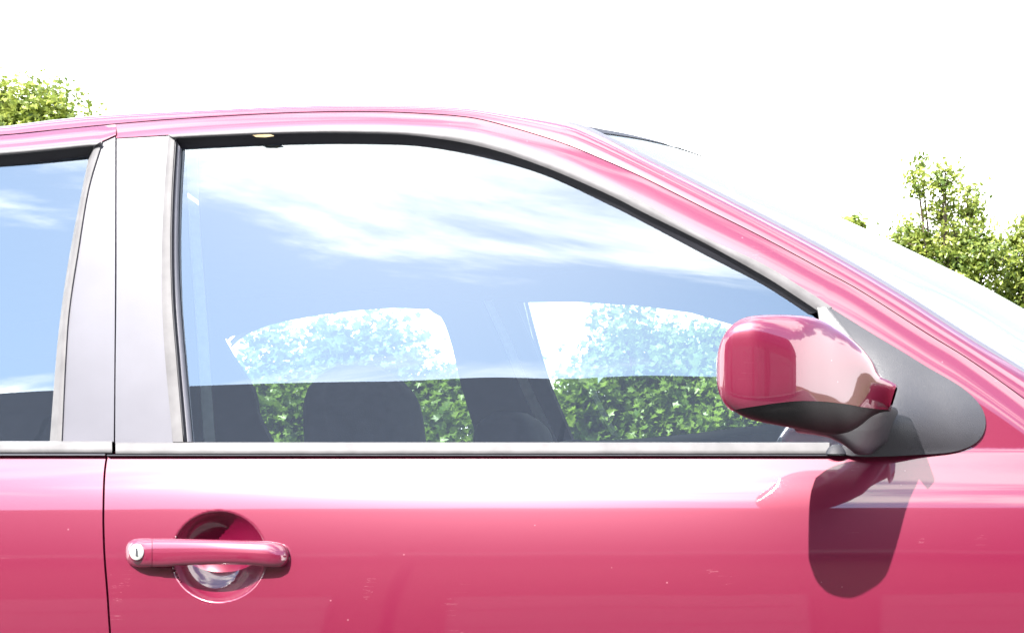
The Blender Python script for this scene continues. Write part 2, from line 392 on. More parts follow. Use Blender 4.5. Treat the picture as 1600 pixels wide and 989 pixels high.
# --- rear door -----------------------------------------------------------
rows = []
rcols = cat(fine(-640, 100, 24), fine(100, 160, 6))
for y in ys:
    g = dgap(y) - 1.7
    rows.append([P(x if x < 100 else 100 + (x-100)/60*(g-100), y) for x in rcols])
rear_door = mesh('rear_door', *grid(rows), M['paint'], car, want=OUTW); solid(rear_door, .003)
FR = []
for k in range(7):
    v_ = k/6; FR.append([P(x, (rtroy(x) if x < 157 else 222 - (x-157)*.46)*(1-v_) + (gapy(x)+1.6)*v_, .014*v_*v_) for x in fine(-635, 180.9, 12)])
solid(mesh('window_frame', *grid(FR), M['paint'], rear_door, want=OUTW), .0012)
RTO = [(160, 220), (138, 294), (122, 388), (108, 480), (102, 560), (96, 690)]
RTM = [(148, 227), (130, 300), (114, 390), (100, 480), (95, 560), (88, 690)]
RTI = [(138, 247), (124, 316), (108, 400), (96, 480), (87, 560), (77, 690)]
strip('window_trim', RTRO, RSEO, M['trim'], rear_door, -.004, -.002, 60, 3, .004, bulge=.002)
strip('window_trim', RTO, RTM, M['trim'], rear_door, .000, .001, 40, 3, .004, bulge=.001)
strip('window_seal', RSEO, RSEI, M['seal'], rear_door, .002, .014, 60, 3, .002)
strip('window_seal', RTM, RTI, M['trim'], rear_door, .001, .014, 40, 3, .002)
rr = []
for k in range(21):
    v_ = k/20; y_top = lambda x: float(np.interp(x, [a for a, b in RSEI], [b for a, b in RSEI]))-4
    row = []
    for i in range(50):
        s = i/49; re = float(np.interp((257)*(1-v_)+700*v_, [b for a, b in RTI], [a for a, b in RTI]))+5
        x = -620*(1-v_) - 660*v_ + s*(re - (-620*(1-v_) - 660*v_)); yt = y_top(x)
        row.append(P(x, yt*(1-v_)+700*v_, .013))
    rr.append(row)
rglass = mesh('window_glass', *grid(rr), M['glass'], rear_door, want=OUTW)
tube_strip('belt_trim', 689, 708, -640, 175, M['trim'], rear_door)
tube_strip('belt_seam', 707.8, 712.2, -640, 164, M['seal'], rear_door)
strip('pillar_cover', [(159, 219), (139, 294), (123, 388), (109, 480), (103, 560), (95, 690)], [(180, 214), (179.8, 330), (179.5, 450), (178.3, 600), (177.5, 690)], M['pillar'], rear_door, .002, .002, 50, 8, .004)

# --- body shell: quarter panel, fender, dark backing behind the shut lines ---
strip('pillar_backing', [(152, 240), (138, 330), (112, 450), (96, 700)], [(240, 225), (240, 450), (240, 700)], M['seal'], car, .012, .012, 20, 3, .002)
strip('pillar_backing', [(140, 705), (140, 989), (150, 1300)], [(200, 705), (200, 989), (215, 1300)], M['paint'], car, .016, .016, 30, 2, .002)
def Pw(X, z, off=0.0): return (X, FY(X, z) + off, z)
def side_panel(name, xa, xb, ztop, arch, n=60, extra=None):
    rr = [[] for _ in range(17)]
    for i in range(n):
        X = xa + (xb-xa)*i/(n-1); zb = .20
        if arch:
            d = arch[2]**2 - (X-arch[0])**2
            if d > 0: zb = max(zb, arch[1] + math.sqrt(d))
        zt = ztop(X)
        for k in range(17):
            v_ = k/16; z = zt*(1-v_) + zb*v_; rr[k].append(Pw(X, z, extra(X) if extra else 0))
    return mesh(name, *grid(rr), M['paint'], car, want=OUTW)
xfd = P(1696.5, 800)[0]
XN, XR = 1.12, -2.95
fend = side_panel('fender', xfd, XN, lambda X: H+.045 - .02*(X-xfd) - .10*max(0, X-xfd-.3)**2, (.62, .29, .33), 60, lambda X: .30*max(0, (X-.72)/.4)**3)
xrd = P(-643, 800)[0]
quart = side_panel('quarter_panel', XR, xrd, lambda X: H+.055, (-2.28, .29, .33), 60, lambda X: .25*max(0, (-2.6-X)/.35)**3)
solid(fend, .003); solid(quart, .003)
# C pillar beyond the rear door
CP = [P(-640, 345), P(-643, 711)]
strip('rear_pillar', [(-1330, 356), (-1000, 306), (-760, 277), (-638, 263)], [(-1500, 707), (-1150, 707), (-900, 707), (-643, 707)], M['paint'], car, .008, .003, 30, 10, .003)

# --- roof, pillar strips, windscreen ---------------------------------------
def DB(v_, bx, bz):
    q = (1 - (2*v_-1)**2); return bx*q, bz*q
def near_edge(px, extra=.040):
    g = P(px, gapy(px), .0165); s = Q(px, sily(px), g[1] + extra); return g, s
st = cat(fine(-1300, 500, 60), fine(500, 886, 16)); rows = []
rail = []
YV = [0, .02, .05, .1, .18, .3, .42, .5, .58, .7, .82, .9, .95, .98, 1]
rr = []
for px in st:
    g, s = near_edge(px, .045); ln = [tuple(np.array(g)*(1-a)+np.array(s)*a+np.array((0, -.009, .003))*math.sin(math.pi*a)) for a in (0, .2, .4, .6, .8, 1)]
    w = max(0, (px-400)/486)**2; wr = max(0, (-700-px)/600)**2
    Wd = 2*(YC - s[1])
    for v_ in YV[1:-1]:
        dx, dz = DB(v_, .12*w - .1*wr, .058); ln.append((s[0]+dx, s[1]+Wd*v_, s[2]+dz))
    rail.append(list(ln[:6])); ln = [s] + ln[6:]
    full = ln + [(p[0], 2*YC-p[1], p[2]) for p in reversed(ln[:1])]
    rr.append(full)
roof = mesh('roof', *grid(rr), M['paint'], car, want=(0, 0, 1)); solid(roof, .003)
hl = mesh('headliner', *grid([[(p[0], min(max(p[1], r[0][1]-.01), 2*YC-r[0][1]+.01), p[2]-.05) for p in r] for r in rr]), M['headliner'], car, want=(0, 0, -1))
st2 = fine(886, 1750, 16); ra = rail[:-1]; edge = []
for px in st2:
    g, s = near_edge(px, .045); g, s = np.array(g), np.array(s)
    ra.append([tuple(g*(1-v_)+s*v_ + np.array((0, -.009, .003))*math.sin(math.pi*v_)) for v_ in (0, .2, .4, .6, .8, 1)]); edge.append(s)
apil = mesh('roof_side_rail', *grid(ra), M['paint'], car, want=(0, -1, .6)); solid(apil, .003)
mirror(apil, car)
sw = []
for s in edge: sw.append([tuple(s), tuple(s+np.array((.001, .004, .004))), tuple(s+np.array((.004, .014, .0065))), tuple(s+np.array((.006, .026, .006)))])
wseal = mesh('windscreen_seal', *grid(sw), M['pillar'], car, want=(0, -.3, 1)); mirror(wseal, car)
rw = []
for i, s in enumerate(edge):
    q = i/(len(edge)-1); bx, bz = .12 + .09*q, .058 + .022*q; e = s + np.array((.005, .022, .002)); Wd = 2*(YC-e[1]); ln = []
    for v_ in np.linspace(0, 1, 33):
        dx, dz = DB(v_, bx, bz); ln.append((e[0]+dx, e[1]+Wd*v_, e[2]+dz))
    rw.append(ln)
wscreen = mesh('windscreen', *grid(rw), M['windscreen'], car, want=(.5, 0, 1))
# black band printed along the top of the windscreen
band = mesh('windscreen_band', *grid([[(p[0]+.001, p[1], p[2]+.0015) for p in r] for r in rw[:3]]), M['seal'], car, want=(.5, 0, 1))
# bonnet, nose, tail and floor (outside the picture)
last = rw[-1]; hb = []
for k in range(9):
    q = k/8; row = []
    for j, p in enumerate(last):
        X = p[0]*(1-q) + (XN+.06*(1-(2*j/32-1)**2))*q; Yn = FY(XN, H-.05)+.30
        yy = p[1]*(1-q) + (Yn + (2*YC-2*Yn)*j/32)*q
        row.append((X, yy, p[2]*(1-q) + (H-.10)*q + .03*math.sin(math.pi*q)))
    hb.append(row)
solid(mesh('bonnet', *grid(hb), M['paint'], car, want=(0, 0, 1)), .003)
nz_ = [[(p[0]+.12*math.sin(math.pi*k/8*.9), p[1], (H-.10)*(1-k/8)+.2*k/8) for p in hb[-1]] for k in range(9)]
mesh('front_bumper', *grid(nz_), M['paint'], car, want=(1, 0, 0))
tl = []
for k in range(9):
    q = k/8; t0 = rr[0]; row = []
    for j in range(len(t0)):
        p = t0[j]; Yn = FY(XR, .5)+.25
        yy = p[1]*(1-q) + (Yn + (2*YC-2*Yn)*j/(len(t0)-1))*q
        row.append((p[0]*(1-q) + XR*q - .12*math.sin(math.pi*q), yy, p[2]*(1-q)+.25*q))
    tl.append(row)
mesh('tailgate', *grid(tl), M['paint'], car, want=(-1, 0, 0))
box('floor_pan', (-.95, YC, .26), (4.0, 1.5, .05), M['dark'], car)
box('bulkhead', (.22, YC, .55), (.04, 1.5, .62), M['dark'], car)
box('parcel_shelf', (-2.35, YC, .90), (.55, 1.4, .03), M['dark'], car)

# --- far side of the car -----------------------------------------------
fd = mirror(front_door, car, 'front_door'); rd = mirror(rear_door, car, 'rear_door')
for src, dst in ((front_door, fd), (rear_door, rd)):
    for c in list(src.children):
        if c.name.startswith(('window_frame', 'window_glass', 'window_trim', 'window_seal', 'belt_trim', 'pillar_cover')): mirror(c, dst)
mirror(fend, car, 'fender'); mirror(quart, car, 'quarter_panel')
mirror(bpy.data.objects['rear_pillar'], car)
def PF(px, py, off=0.06):
    """point of the far side's inner face seen at photo pixel (px, py)"""
    Y = 1.6
    for _ in range(20):
        Z = DIST + Y; X = (px-X0)/F_PX*Z; z = H + (Y0-py)/F_PX*Z; Y = .5*Y + .5*(2*YC - FY(X, z) - off)
    return ((px-X0)/F_PX*(DIST+Y), Y, H+(Y0-py)/F_PX*(DIST+Y))
def fstrip(name, A, B, m, off=.06, n=30, rows=6, parent=None, thick=.0):
    a, b = resample(A, n), resample(B, n)
    o = mesh(name, *grid([[PF(*(a[i]*(1-k/rows)+b[i]*k/rows), off) for i in range(n)] for k in range(rows+1)]), m, parent or car, want=(0, -1, 0))
    if thick: solid(o, thick)
    return o
fstrip('inner_pillar_trim', [(640, 420), (668, 481), (690, 497), (706, 540), (720, 600), (747, 692), (757, 728)], [(800, 420), (802, 462), (805, 475), (833, 540), (857, 600), (895, 690), (911, 728)], M['dark'], .055, thick=.015)
fstrip('inner_pillar_trim', [(-500, 420), (-500, 560), (-500, 728)], [(352, 420), (345, 514), (356, 548), (394, 610), (403, 650), (424, 692), (442, 728)], M['dark'], .055, thick=.015)
fstrip('roof_rail_trim', [(150, 420), (350, 400), (640, 395), (900, 395), (1100, 420), (1300, 520), (1480, 640)], [(150, 545), (345, 515), (500, 493), (620, 481), (668, 481), (805, 473), (900, 472)][:7], M['dark'], .052, thick=.015) if False else None
TOPA = fine(-500, 1480, 20)
def topin(x): return float(np.interp(x, [-500, 100, 345, 380, 425, 500, 560, 620, 668, 700, 805, 900, 1000, 1080, 1180, 1260, 1340, 1480], [600, 560, 532, 520, 506, 492, 485, 481, 484, 480, 473, 472, 478, 489, 518, 556, 604, 700]))
rrw = []
for k in range(7):
    rrw.append([PF(x, topin(x) - 110*k/6, .053 + .10*(k/6)**1.5) for x in TOPA])
solid(mesh('roof_rail_trim', *grid(rrw), M['headliner'], car, want=(0, -1, 0)), .012)
rrw = [[PF(x, 712 + 200*k/6, .07) for x in fine(-300, 1500, 60)] for k in range(7)]
solid(mesh('door_card', *grid(rrw), M['dark'], fd, want=(0, -1, 0)), .02)

# --- inside ------------------------------------------------------------
from mathutils import Matrix
def seat(Yc_, parent):
    rot = Matrix.Rotation(R(-14), 3, 'Y')
    Xc = -1.02
    root = box('seat', (Xc+.28, Yc_, .48), (.52, .48, .16), M['seat'], parent, .05, None, True)
    bm = bmesh.new()
    ring = []
    prof = [(0, .13, .235), (.15, .14, .245), (.35, .125, .24), (.50, .105, .215), (.575, .085, .17), (.60, .05, .12)]   # height, half depth, half width
    for hgt, hd, hw in prof:
        hgt *= .70
        r = []
        for k in range(28):
            a_ = 2*math.pi*k/28; cx, cy = math.cos(a_), math.sin(a_)
            r.append(bm.verts.new((Xc - hgt*.16 + hd*math.copysign(abs(cx)**.6, cx), Yc_ + hw*math.copysign(abs(cy)**.5, cy), .50+hgt)))
        ring.append(r)
    for a_, b_ in zip(ring[:-1], ring[1:]):
        for k in range(28): bm.faces.new((a_[k], a_[(k+1) % 28], b_[(k+1) % 28], b_[k]))
    bm.faces.new(ring[-1]); bm.faces.new(list(reversed(ring[0])))
    bm_obj('backrest', bm, M['seat'], root, True)
    return root
def headrest(root, px, pyt, pyb, w, Yc_, wid):
    a = Q(px, pyt, Yc_); b = Q(px, pyb, Yc_); hh = a[2]-b[2]
    bm = bmesh.new(); rings = []
    for k in range(13):
        q = k/12; e = (1-(2*q-1)**4)**.5 if 0 < q < 1 else .25
        e = max(.35, e) if q < .5 else max(.42, e)
        r = []
        for j in range(24):
            t_ = 2*math.pi*j/24; cx, cy = math.cos(t_), math.sin(t_)
            r.append(bm.verts.new((b[0] - .02*q + w/2*e*(1-.12*q)*math.copysign(abs(cx)**.7, cx), Yc_ + wid/2*e*math.copysign(abs(cy)**.5, cy), b[2]+hh*q)))
        rings.append(r)
    for x_, y_ in zip(rings[:-1], rings[1:]):
        for k in range(24): bm.faces.new((x_[k], x_[(k+1) % 24], y_[(k+1) % 24], y_[k]))
    bm.faces.new(rings[-1]); bm.faces.new(list(reversed(rings[0])))
    return bm_obj('headrest', bm, M['seat'], root, True)
s1 = seat(.48, car); headrest(s1, 582, 574, 790, .165, .48, .20)
s2 = seat(1.24, car); headrest(s2, 812, 645, 775, .165, 1.24, .20)
rb = box('rear_seat', (-1.75, YC, .46), (.5, 1.25, .18), M['seat'], car, .05, None, True)
box('backrest', (-2.05, YC, .68), (.16, 1.25, .50), M['seat'], rb, .05, Matrix.Rotation(R(-12), 3, 'Y'), True)
def ribbon(name, pts, Ys, wpx, m, parent):
    r = resample([(x, y, Y_) for (x, y), Y_ in zip(pts, Ys)], 24); L_, R_ = [], []
    for i, (x, y, Y_) in enumerate(r):
        w = wpx[0]*(1-i/23)+wpx[1]*i/23; L_.append(Q(x-w/2, y, Y_)); R_.append(Q(x+w/2, y, Y_+.012))
    return solid(mesh(name, *grid([L_, R_]), m, parent, want=(0, -1, 0)), .0015)
ribbon('seat_belt', [(300, 238), (304, 350), (313, 470), (321, 590), (330, 720)], [.30, .27, .24, .21, .20], (16, 17), M['belt'], car)
ribbon('seat_belt', [(762, 470), (790, 530), (822, 605), (848, 660), (880, 730)], [1.30, 1.34, 1.38, 1.42, 1.44], (12, 19), M['belt'], car)
# dashboard
dp = [(888, 760), (900, 693), (960, 689), (1040, 684), (1110, 677), (1180, 668), (1260, 662), (1330, 660), (1420, 668)]
ddr = []
for Y_, dy in ((.16, 14), (.22, 2), (.5, 0), (.8, -2), (1.1, 0), (1.5, 2), (1.56, 14)):
    zs = [Q(x, y, .30) for x, y in resample(dp, 40)]
    ddr.append([(p[0], Y_, p[2] - dy*.0013) for p in zs])
dash = mesh('dashboard', *grid(ddr), M['dash'], car, want=(0, 0, 1)); solid(dash, .03)
bm = bmesh.new()
ms = bmesh.ops.create_circle(bm, segments=40, radius=.18)
bm.free()
tv, tf = [], []
for i in range(40):
    a_ = 2*math.pi*i/40
    for j in range(8):
        b_ = 2*math.pi*j/8; r_ = .175+.014*math.cos(b_); x_, y_, z_ = .014*math.sin(b_), r_*math.cos(a_), r_*math.sin(a_)
        tv.append((-.62 + x_*math.cos(.5) - z_*math.sin(.5)*-1*-1, .48+y_, .70 + z_*math.cos(.5) - x_*math.sin(.5)))
        tf.append((i*8+j, i*8+(j+1) % 8, ((i+1) % 40)*8+(j+1) % 8, ((i+1) % 40)*8+j))
sw_ = mesh('steering_wheel', tv, tf, M['dark'], car)
box('hub', (-.615, .48, .70), (.05, .15, .09), M['dark'], sw_, .02, Matrix.Rotation(R(-25), 3, 'Y'), True)

# --- mirror ------------------------------------------------------------
#   px, top, bottom, depth out, depth in, split
MS = [(1119, 548, 610, .154, .050, 640), (1121, 528, 628, .164, .046, 640), (1126, 511, 640, .170, .044, 641), (1136, 497, 649, .175, .042, 641), (1152, 488, 656.5, .176, .040, 638), (1180, 484.5, 663, .176, .036, 634),
      (1215, 484, 669, .166, .030, 629), (1250, 487, 673.5, .152, .024, 626), (1285, 498, 677, .121, .008, 627), (1312, 514, 676, .092, -.008, 630), (1335, 537, 670, .066, -.020, 633), (1352, 562, 662, .045, -.030, 636),
      (1364, 586, 653, .028, -.040, 637.5), (1378, 592, 645, .014, -.045, 639), (1393, 599, 640, .002, -.050, 640)]
msr = resample(MS, 44)
def ring_at(m_, t0, t1, n, shrink=0.0, lean=1.0):
    px, yt, yb, po, pi_, sp = m_; po -= .043; pi_ -= .043; pm = (po+pi_)/2; out = []
    a_ = (po-pi_)/2 - shrink; zc_ = (Q(0, yt, -po)[2] + Q(0, yb, -po)[2])/2; b_ = abs(Q(0, yt, -po)[2] - Q(0, yb, -po)[2])/2 - shrink
    xx = Q(px, 0, -po)[0]; q_ = min(1, max(0, (px-1300)/70)); E = 2/(2.7 + 1.9*min(1, max(0, (1250-px)/90)) + 2.8*min(1, max(0, (px-1300)/70))); sh = .30*q_**2
    for k in range(n):
        t_ = t0 + (t1-t0)*k/(n-1); c, s = math.cos(t_), math.sin(t_)
        # the cap leans back: its inner side lies further forward than the outer
        dz_ = b_*math.copysign(abs(s)**E, s)
        py_ = -pm - a_*math.copysign(abs(c)**E, c)
        out.append((xx + sh*dz_ + .36*(1-min(1, max(0, (px-1190)/120)))*lean*(py_ + po), py_, zc_ + dz_))
    return out
def split_angle(m_):
    px, yt, yb, po, pi_, sp = m_; po -= .043; zt, zb, zs = (Q(0, y, -po)[2] for y in (yt, yb, sp)); zc_ = (zt+zb)/2; b_ = (zt-zb)/2
    q = max(-.985, min(.9, (zs-zc_)/b_)); e_ = (2.7 + 1.9*min(1, max(0, (1250-px)/90)) + 2.8*min(1, max(0, (px-1300)/70))); return math.asin(math.copysign(abs(q)**(e_/2), q))
LOW = -math.pi/2 - .35
capr = [ring_at(m_, split_angle(m_), LOW + 2*math.pi, 60) for m_ in msr]
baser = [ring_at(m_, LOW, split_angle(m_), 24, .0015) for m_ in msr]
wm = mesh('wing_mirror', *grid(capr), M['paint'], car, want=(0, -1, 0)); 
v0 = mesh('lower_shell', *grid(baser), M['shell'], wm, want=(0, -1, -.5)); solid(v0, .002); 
full0 = [ring_at(msr[0], 0, 2*math.pi, 48, s_) for s_ in (0, .012, .016)]
full0 = [[(p[0]+dx, p[1], p[2]) for p in r] for r, dx in zip(full0, (0, 0, .012))]
mesh('mirror_rim', *grid(full0), M['plastic'], wm, want=(-1, 0, 0))
gv = full0[-1]; mesh('mirror_glass', [(p[0], p[1], p[2]) for p in gv[:-1]], [tuple(range(len(gv)-1))], M['mirror'], wm, smooth=False, want=(-1, 0, 0))
endr = [ring_at(msr[-1], 0, 2*math.pi, 48), [(p[0]+.004, p[1]*.75 + -.06*.25, p[2]) for p in ring_at(msr[-1], 0, 2*math.pi, 48, .006)]]
mesh('end_cap', *grid(endr), M['paint'], wm, want=(1, 0, 0))
# mirror foot (the triangular cover) as a domed plate with a socket
foot = [(1276, 477), (1283, 471), (1300, 482), (1364, 522), (1406, 547), (1448, 573), (1480, 591), (1505, 607), (1525, 625), (1536, 641), (1540, 658), (1537, 676), (1527, 690), (1510, 700), (1482, 707), (1424, 711), (1380, 713), (1340, 713), (1318, 708), (1316, 690), (1310, 640), (1300, 590), (1285, 530)]
fo = resample(foot + [foot[0]], 120)[:-1]; cx_, cy_ = 1420, 640; vs = []; fs = []
RN = [1, .995, .985, .965, .93, .88, .82, .75, .67, .58, .49, .40, .31, .22, .13, .05]
def foot_off(x, y, r):
    o = -.0035 - .013*(1-r**2.4)
    g = math.exp(-(((x-1376)/56)**2 + ((y-656)/60)**2)**1.1)
    return o - .022*g
for r_ in RN:
    for x, y in fo:
        X_, Y_ = cx_+(x-cx_)*r_, cy_+(y-cy_)*r_; vs.append(P(X_, Y_, foot_off(X_, Y_, r_)))
vs += [P(x, y, .01) for x, y in fo]
nf = len(fo)
for i in range(len(RN)-1):
    for j in range(nf): fs.append((i*nf+j, i*nf+(j+1) % nf, (i+1)*nf+(j+1) % nf, (i+1)*nf+j))
fs.append(tuple((len(RN)-1)*nf + j for j in range(nf)))
for j in range(nf): fs.append((len(RN)*nf+j, len(RN)*nf+(j+1) % nf, (j+1) % nf, j))
mfoot = mesh('mirror_foot', vs, fs, M['plastic'], wm, want=OUTW)
# arm from the socket to the shell
arm = []
for q in np.linspace(0, 1, 22):
    px = 1406 - 166*q; pt = 632 + 14*q + 26*max(0, 1-q/.14)**2; pb = float(np.interp(q, [0, .25, .42, .55, .7, .85, 1], [686, 709, 709, 694, 682, 677, 674]))
    po = float(np.interp(q, [0, .2, .35, .6, 1], [-.09, -.022, .014, .056, .112])); pin = float(np.interp(q, [0, .3, 1], [-.12, -.07, .02]))
    arm.append(ring_at((px if q else 1405.9, pt, pb, po, pin, 0), 0, 2*math.pi, 32, 0, 0))
mesh('mirror_arm', *grid(arm), M['plastic'], wm, want=(0, -1, 0))

# --- door handle -----------------------------------------------------------
def bar(stations, name, m, parent, n=28, e=2.4):
    rr = []
    for px, yt, yb, pf, pb_ in stations:
        yc_, hy = (yt+yb)/2, (yb-yt)/2; pc, hp = (pf+pb_)/2, (pf-pb_)/2; r = []
        for k in range(n+1):
            t_ = 2*math.pi*k/n; c, s = math.cos(t_), math.sin(t_)
            r.append(P(px, yc_ - hy*math.copysign(abs(s)**(2/e), s), -(pc + hp*math.copysign(abs(c)**(2/e), c))))
        rr.append(r)
    v_, f_ = grid(rr); k = len(v_)
    return mesh(name, v_, f_, m, parent, want=(0, -1, 0))
hs = resample([(238, 841, 885.5, .020, .002), (260, 841, 885, .0215, .003), (300, 841.5, 882.5, .024, .005), (345, 842.5, 881.5, .0255, .006), (390, 844, 882.5, .024, .005), (420, 845, 885.5, .020, .001), (438, 848, 886, .014, -.003)], 30)
he = [(443, 850.5, 884, .011, -.004), (447, 854, 881, .008, -.005), (450, 860, 876, .005, -.006), (451, 865, 870, .002, -.006)]
handle = bar([tuple(h_) for h_ in hs] + he, 'door_handle', M['paint'], front_door)
lc = [(195.5, 860, 866, .002, -.006), (197, 852, 874, .008, -.006), (201, 846, 880, .012, -.006), (208, 842, 884, .016, -.006), (218, 840.5, 886, .0185, -.005), (228, 840.5, 886, .0195, -.004), (237.2, 841, 885.6, .020, -.003)]
lockh = bar(lc, 'lock_housing', M['paint'], front_door)
def disc(name, px, py, rx, ry, off, depth, m, parent, n=40):
    rr = []
    for s_, o_ in ((1.0, depth), (1.0, .0004), (.94, 0), (.0, -.0006)):
        rr.append([P(px+rx*s_*math.cos(2*math.pi*k/n), py+ry*s_*math.sin(2*math.pi*k/n), off+o_) for k in range(n+1)])
    return mesh(name, *grid(rr), m, parent, want=(0, -1, 0))
disc('lock_bezel', 213.5, 862.5, 13.0, 14.5, -.0190, .006, M['paint'], front_door)
disc('lock_cylinder', 213.3, 862, 11.2, 12.8, -.0205, .005, M['chrome'], front_door)
kh = []
for dx, dy in ((-1.5, -6.5), (1.5, -6.5), (1.5, 6.5), (-1.5, 6.5)): kh.append(P(213.3+dx, 862+dy, -.0216))
mesh('keyhole', kh, [(0, 1, 2, 3)], M['seal'], front_door, smooth=False, want=(0, -1, 0))

# --- wheels ------------------------------------------------------------
def wheel(X, Y):
    tv, tf = [], []; n = 40
    prof = [(.30, -.10), (.315, -.085), (.315, .085), (.30, .10), (.20, .095), (.20, -.095)]
    for i in range(n):
        a_ = 2*math.pi*i/n
        for r_, y_ in prof: tv.append((X+r_*math.cos(a_), Y+y_, .315+r_*math.sin(a_)))
        for j in range(6): tf.append((i*6+j, i*6+(j+1) % 6, ((i+1) % n)*6+(j+1) % 6, ((i+1) % n)*6+j))
    w = mesh('wheel', tv, tf, M['tyre'], car, want=(0, -1, 0))
    bm = bmesh.new(); bmesh.ops.create_cone(bm, cap_ends=True, segments=32, radius1=.2, radius2=.2, depth=.12, matrix=Matrix.Translation((X, Y, .315)) @ Matrix.Rotation(R(90), 4, 'X'))
    bm_obj('rim', bm, M['rim'], w)
for X in (.62, -2.28):
    for Y in (.14, 2*YC-.14): wheel(X, Y)

# parts were built in world space: keep them there under the car's origin
for o in list(COL.objects):
    if o.parent is car: o.matrix_parent_inverse = Matrix.Translation(-car_loc)

# ------------------------------------------------------------------ ground
def struct(o): o['kind'] = 'structure'; return o
M['asphalt'] = mat('asphalt', (0.048, 0.048, 0.05), 0.9, var=0.3, vscale=3, bump=1, bscale=80)
M['grass'] = mat('rough_grass', (0.06, 0.10, 0.025), 0.95, var=0.4, vscale=1.2, bump=1, bscale=30)
M['concrete'] = mat('concrete', (0.35, 0.34, 0.32), 0.9, var=0.15, vscale=5, bump=.6, bscale=40)
def sheet(name, x0, x1, y0, y1, z, m):
    return struct(mesh(name, [(x0, y0, z), (x1, y0, z), (x1, y1, z), (x0, y1, z)], [(0, 1, 2, 3)], m, smooth=False, want=(0, 0, 1)))
sheet('ground', -900, 900, -900, 900, -.02, M['grass'])
sheet('road', -60, 60, -4.9, 2.9, 0.0, M['asphalt'])
struct(box('kerb', (0, 3.0, .05), (120, .14, .16), M['concrete'], None, .015))
struct(box('pavement', (0, -5.3, .04), (120, .8, .14), M['concrete'], None, .015))

# ------------------------------------------------------------------ house across the road (seen mirrored in the car)
M['brick'] = mat('brown_brick', (0.14, 0.075, 0.055), 0.9, var=0.25, vscale=10)
t = M['brick'].node_tree; bk = N(t, 'ShaderNodeTexBrick'); c = N(t, 'ShaderNodeTexCoord'); mpb = N(t, 'ShaderNodeMapping')
mpb.inputs['Rotation'].default_value = (R(90), 0, 0); L(t, c.outputs['Object'], mpb.inputs[0]); L(t, mpb.outputs[0], bk.inputs[0])
bk.inputs['Color1'].default_value = (.16, .075, .05, 1); bk.inputs['Color2'].default_value = (.11, .055, .045, 1); bk.inputs['Mortar'].default_value = (.2, .19, .18, 1)
bk.inputs['Scale'].default_value = 4.5; bk.inputs['Mortar Size'].default_value = .02
L(t, bk.outputs[0], t.nodes['Principled BSDF'].inputs['Base Color'])
M['slate'] = mat('roof_slate', (0.022, 0.022, 0.027), 1.0, var=0.25, vscale=6, bump=.6, bscale=30); M['slate'].node_tree.nodes['Principled BSDF'].inputs['Specular IOR Level'].default_value = 0.0
M['upvc'] = mat('white_frames', (0.75, 0.75, 0.74), 0.4)
M['garage'] = mat('pale_garage_door', (0.17, 0.165, 0.155), 0.5, var=.04, vscale=4)
M['pane'] = mat('window_pane', (0.02, 0.025, 0.03), 0.05)
def garage_block(xc, ywall, w, label):
    h = empty('garage_block', (xc, ywall, 0), label, 'building', 'garage blocks across the road')
    loc = Vector((xc, ywall, 0)); dp_, eh, rh = 8.0, 3.6, 8.2; kids = []
    vs = [(xc-w/2, ywall, 0), (xc+w/2, ywall, 0), (xc+w/2, ywall-dp_, 0), (xc-w/2, ywall-dp_, 0)]
    vs += [(x, y, eh) for x, y, z in vs] + [(xc-w/2, ywall-dp_/2, rh-.1), (xc+w/2, ywall-dp_/2, rh-.1)]
    kids.append(mesh('wall', vs, [(0, 1, 5, 4), (1, 2, 6, 9, 5), (2, 3, 7, 6), (3, 0, 4, 8, 7)], M['brick'], h, smooth=False))
    rv = [(xc-w/2-.02, ywall+.35, eh-.35), (xc+w/2+.02, ywall+.35, eh-.35), (xc+w/2+.02, ywall-dp_/2, rh), (xc-w/2-.02, ywall-dp_/2, rh), (xc-w/2-.02, ywall-dp_-.35, eh-.35), (xc+w/2+.02, ywall-dp_-.35, eh-.35)]
    rf = mesh('roof', rv, [(0, 1, 2, 3), (3, 2, 5, 4)], M['slate'], h, smooth=False, want=(0, 0, 1)); solid(rf, .12); kids.append(rf)
    kids.append(box('gutter', (xc, ywall+.42, eh-.35), (w, .1, .1), M['plastic'], h))
    for dx in (-w*.24, w*.24):
        g = box('garage_door', (xc+dx, ywall+.02, 1.15), (w*.40, .08, 2.2), M['garage'], h); kids.append(g)
        for k in range(5): box('panel_rib', (xc+dx, ywall+.07, .35+.4*k), (w*.385, .03, .05), M['garage'], g)
    for k in kids: k.matrix_parent_inverse = Matrix.Translation(-loc)
    h.rotation_euler.z = R(3.5); h.location.y = ywall + xc*math.tan(R(3.5))
for xc, lab in ((-13.4, 'brick garages with a steep dark roof, mirrored in the rear door window'), (-6.6, 'brick garages with pale doors and a steep dark roof, mirrored in the front door window'), (0.2, 'brick garages whose pale doors are mirrored in the left of the wing mirror cap'), (6.9, 'brick garages mirrored towards the right of the wing mirror cap')):
    garage_block(xc, -6.2, 6.7, lab)

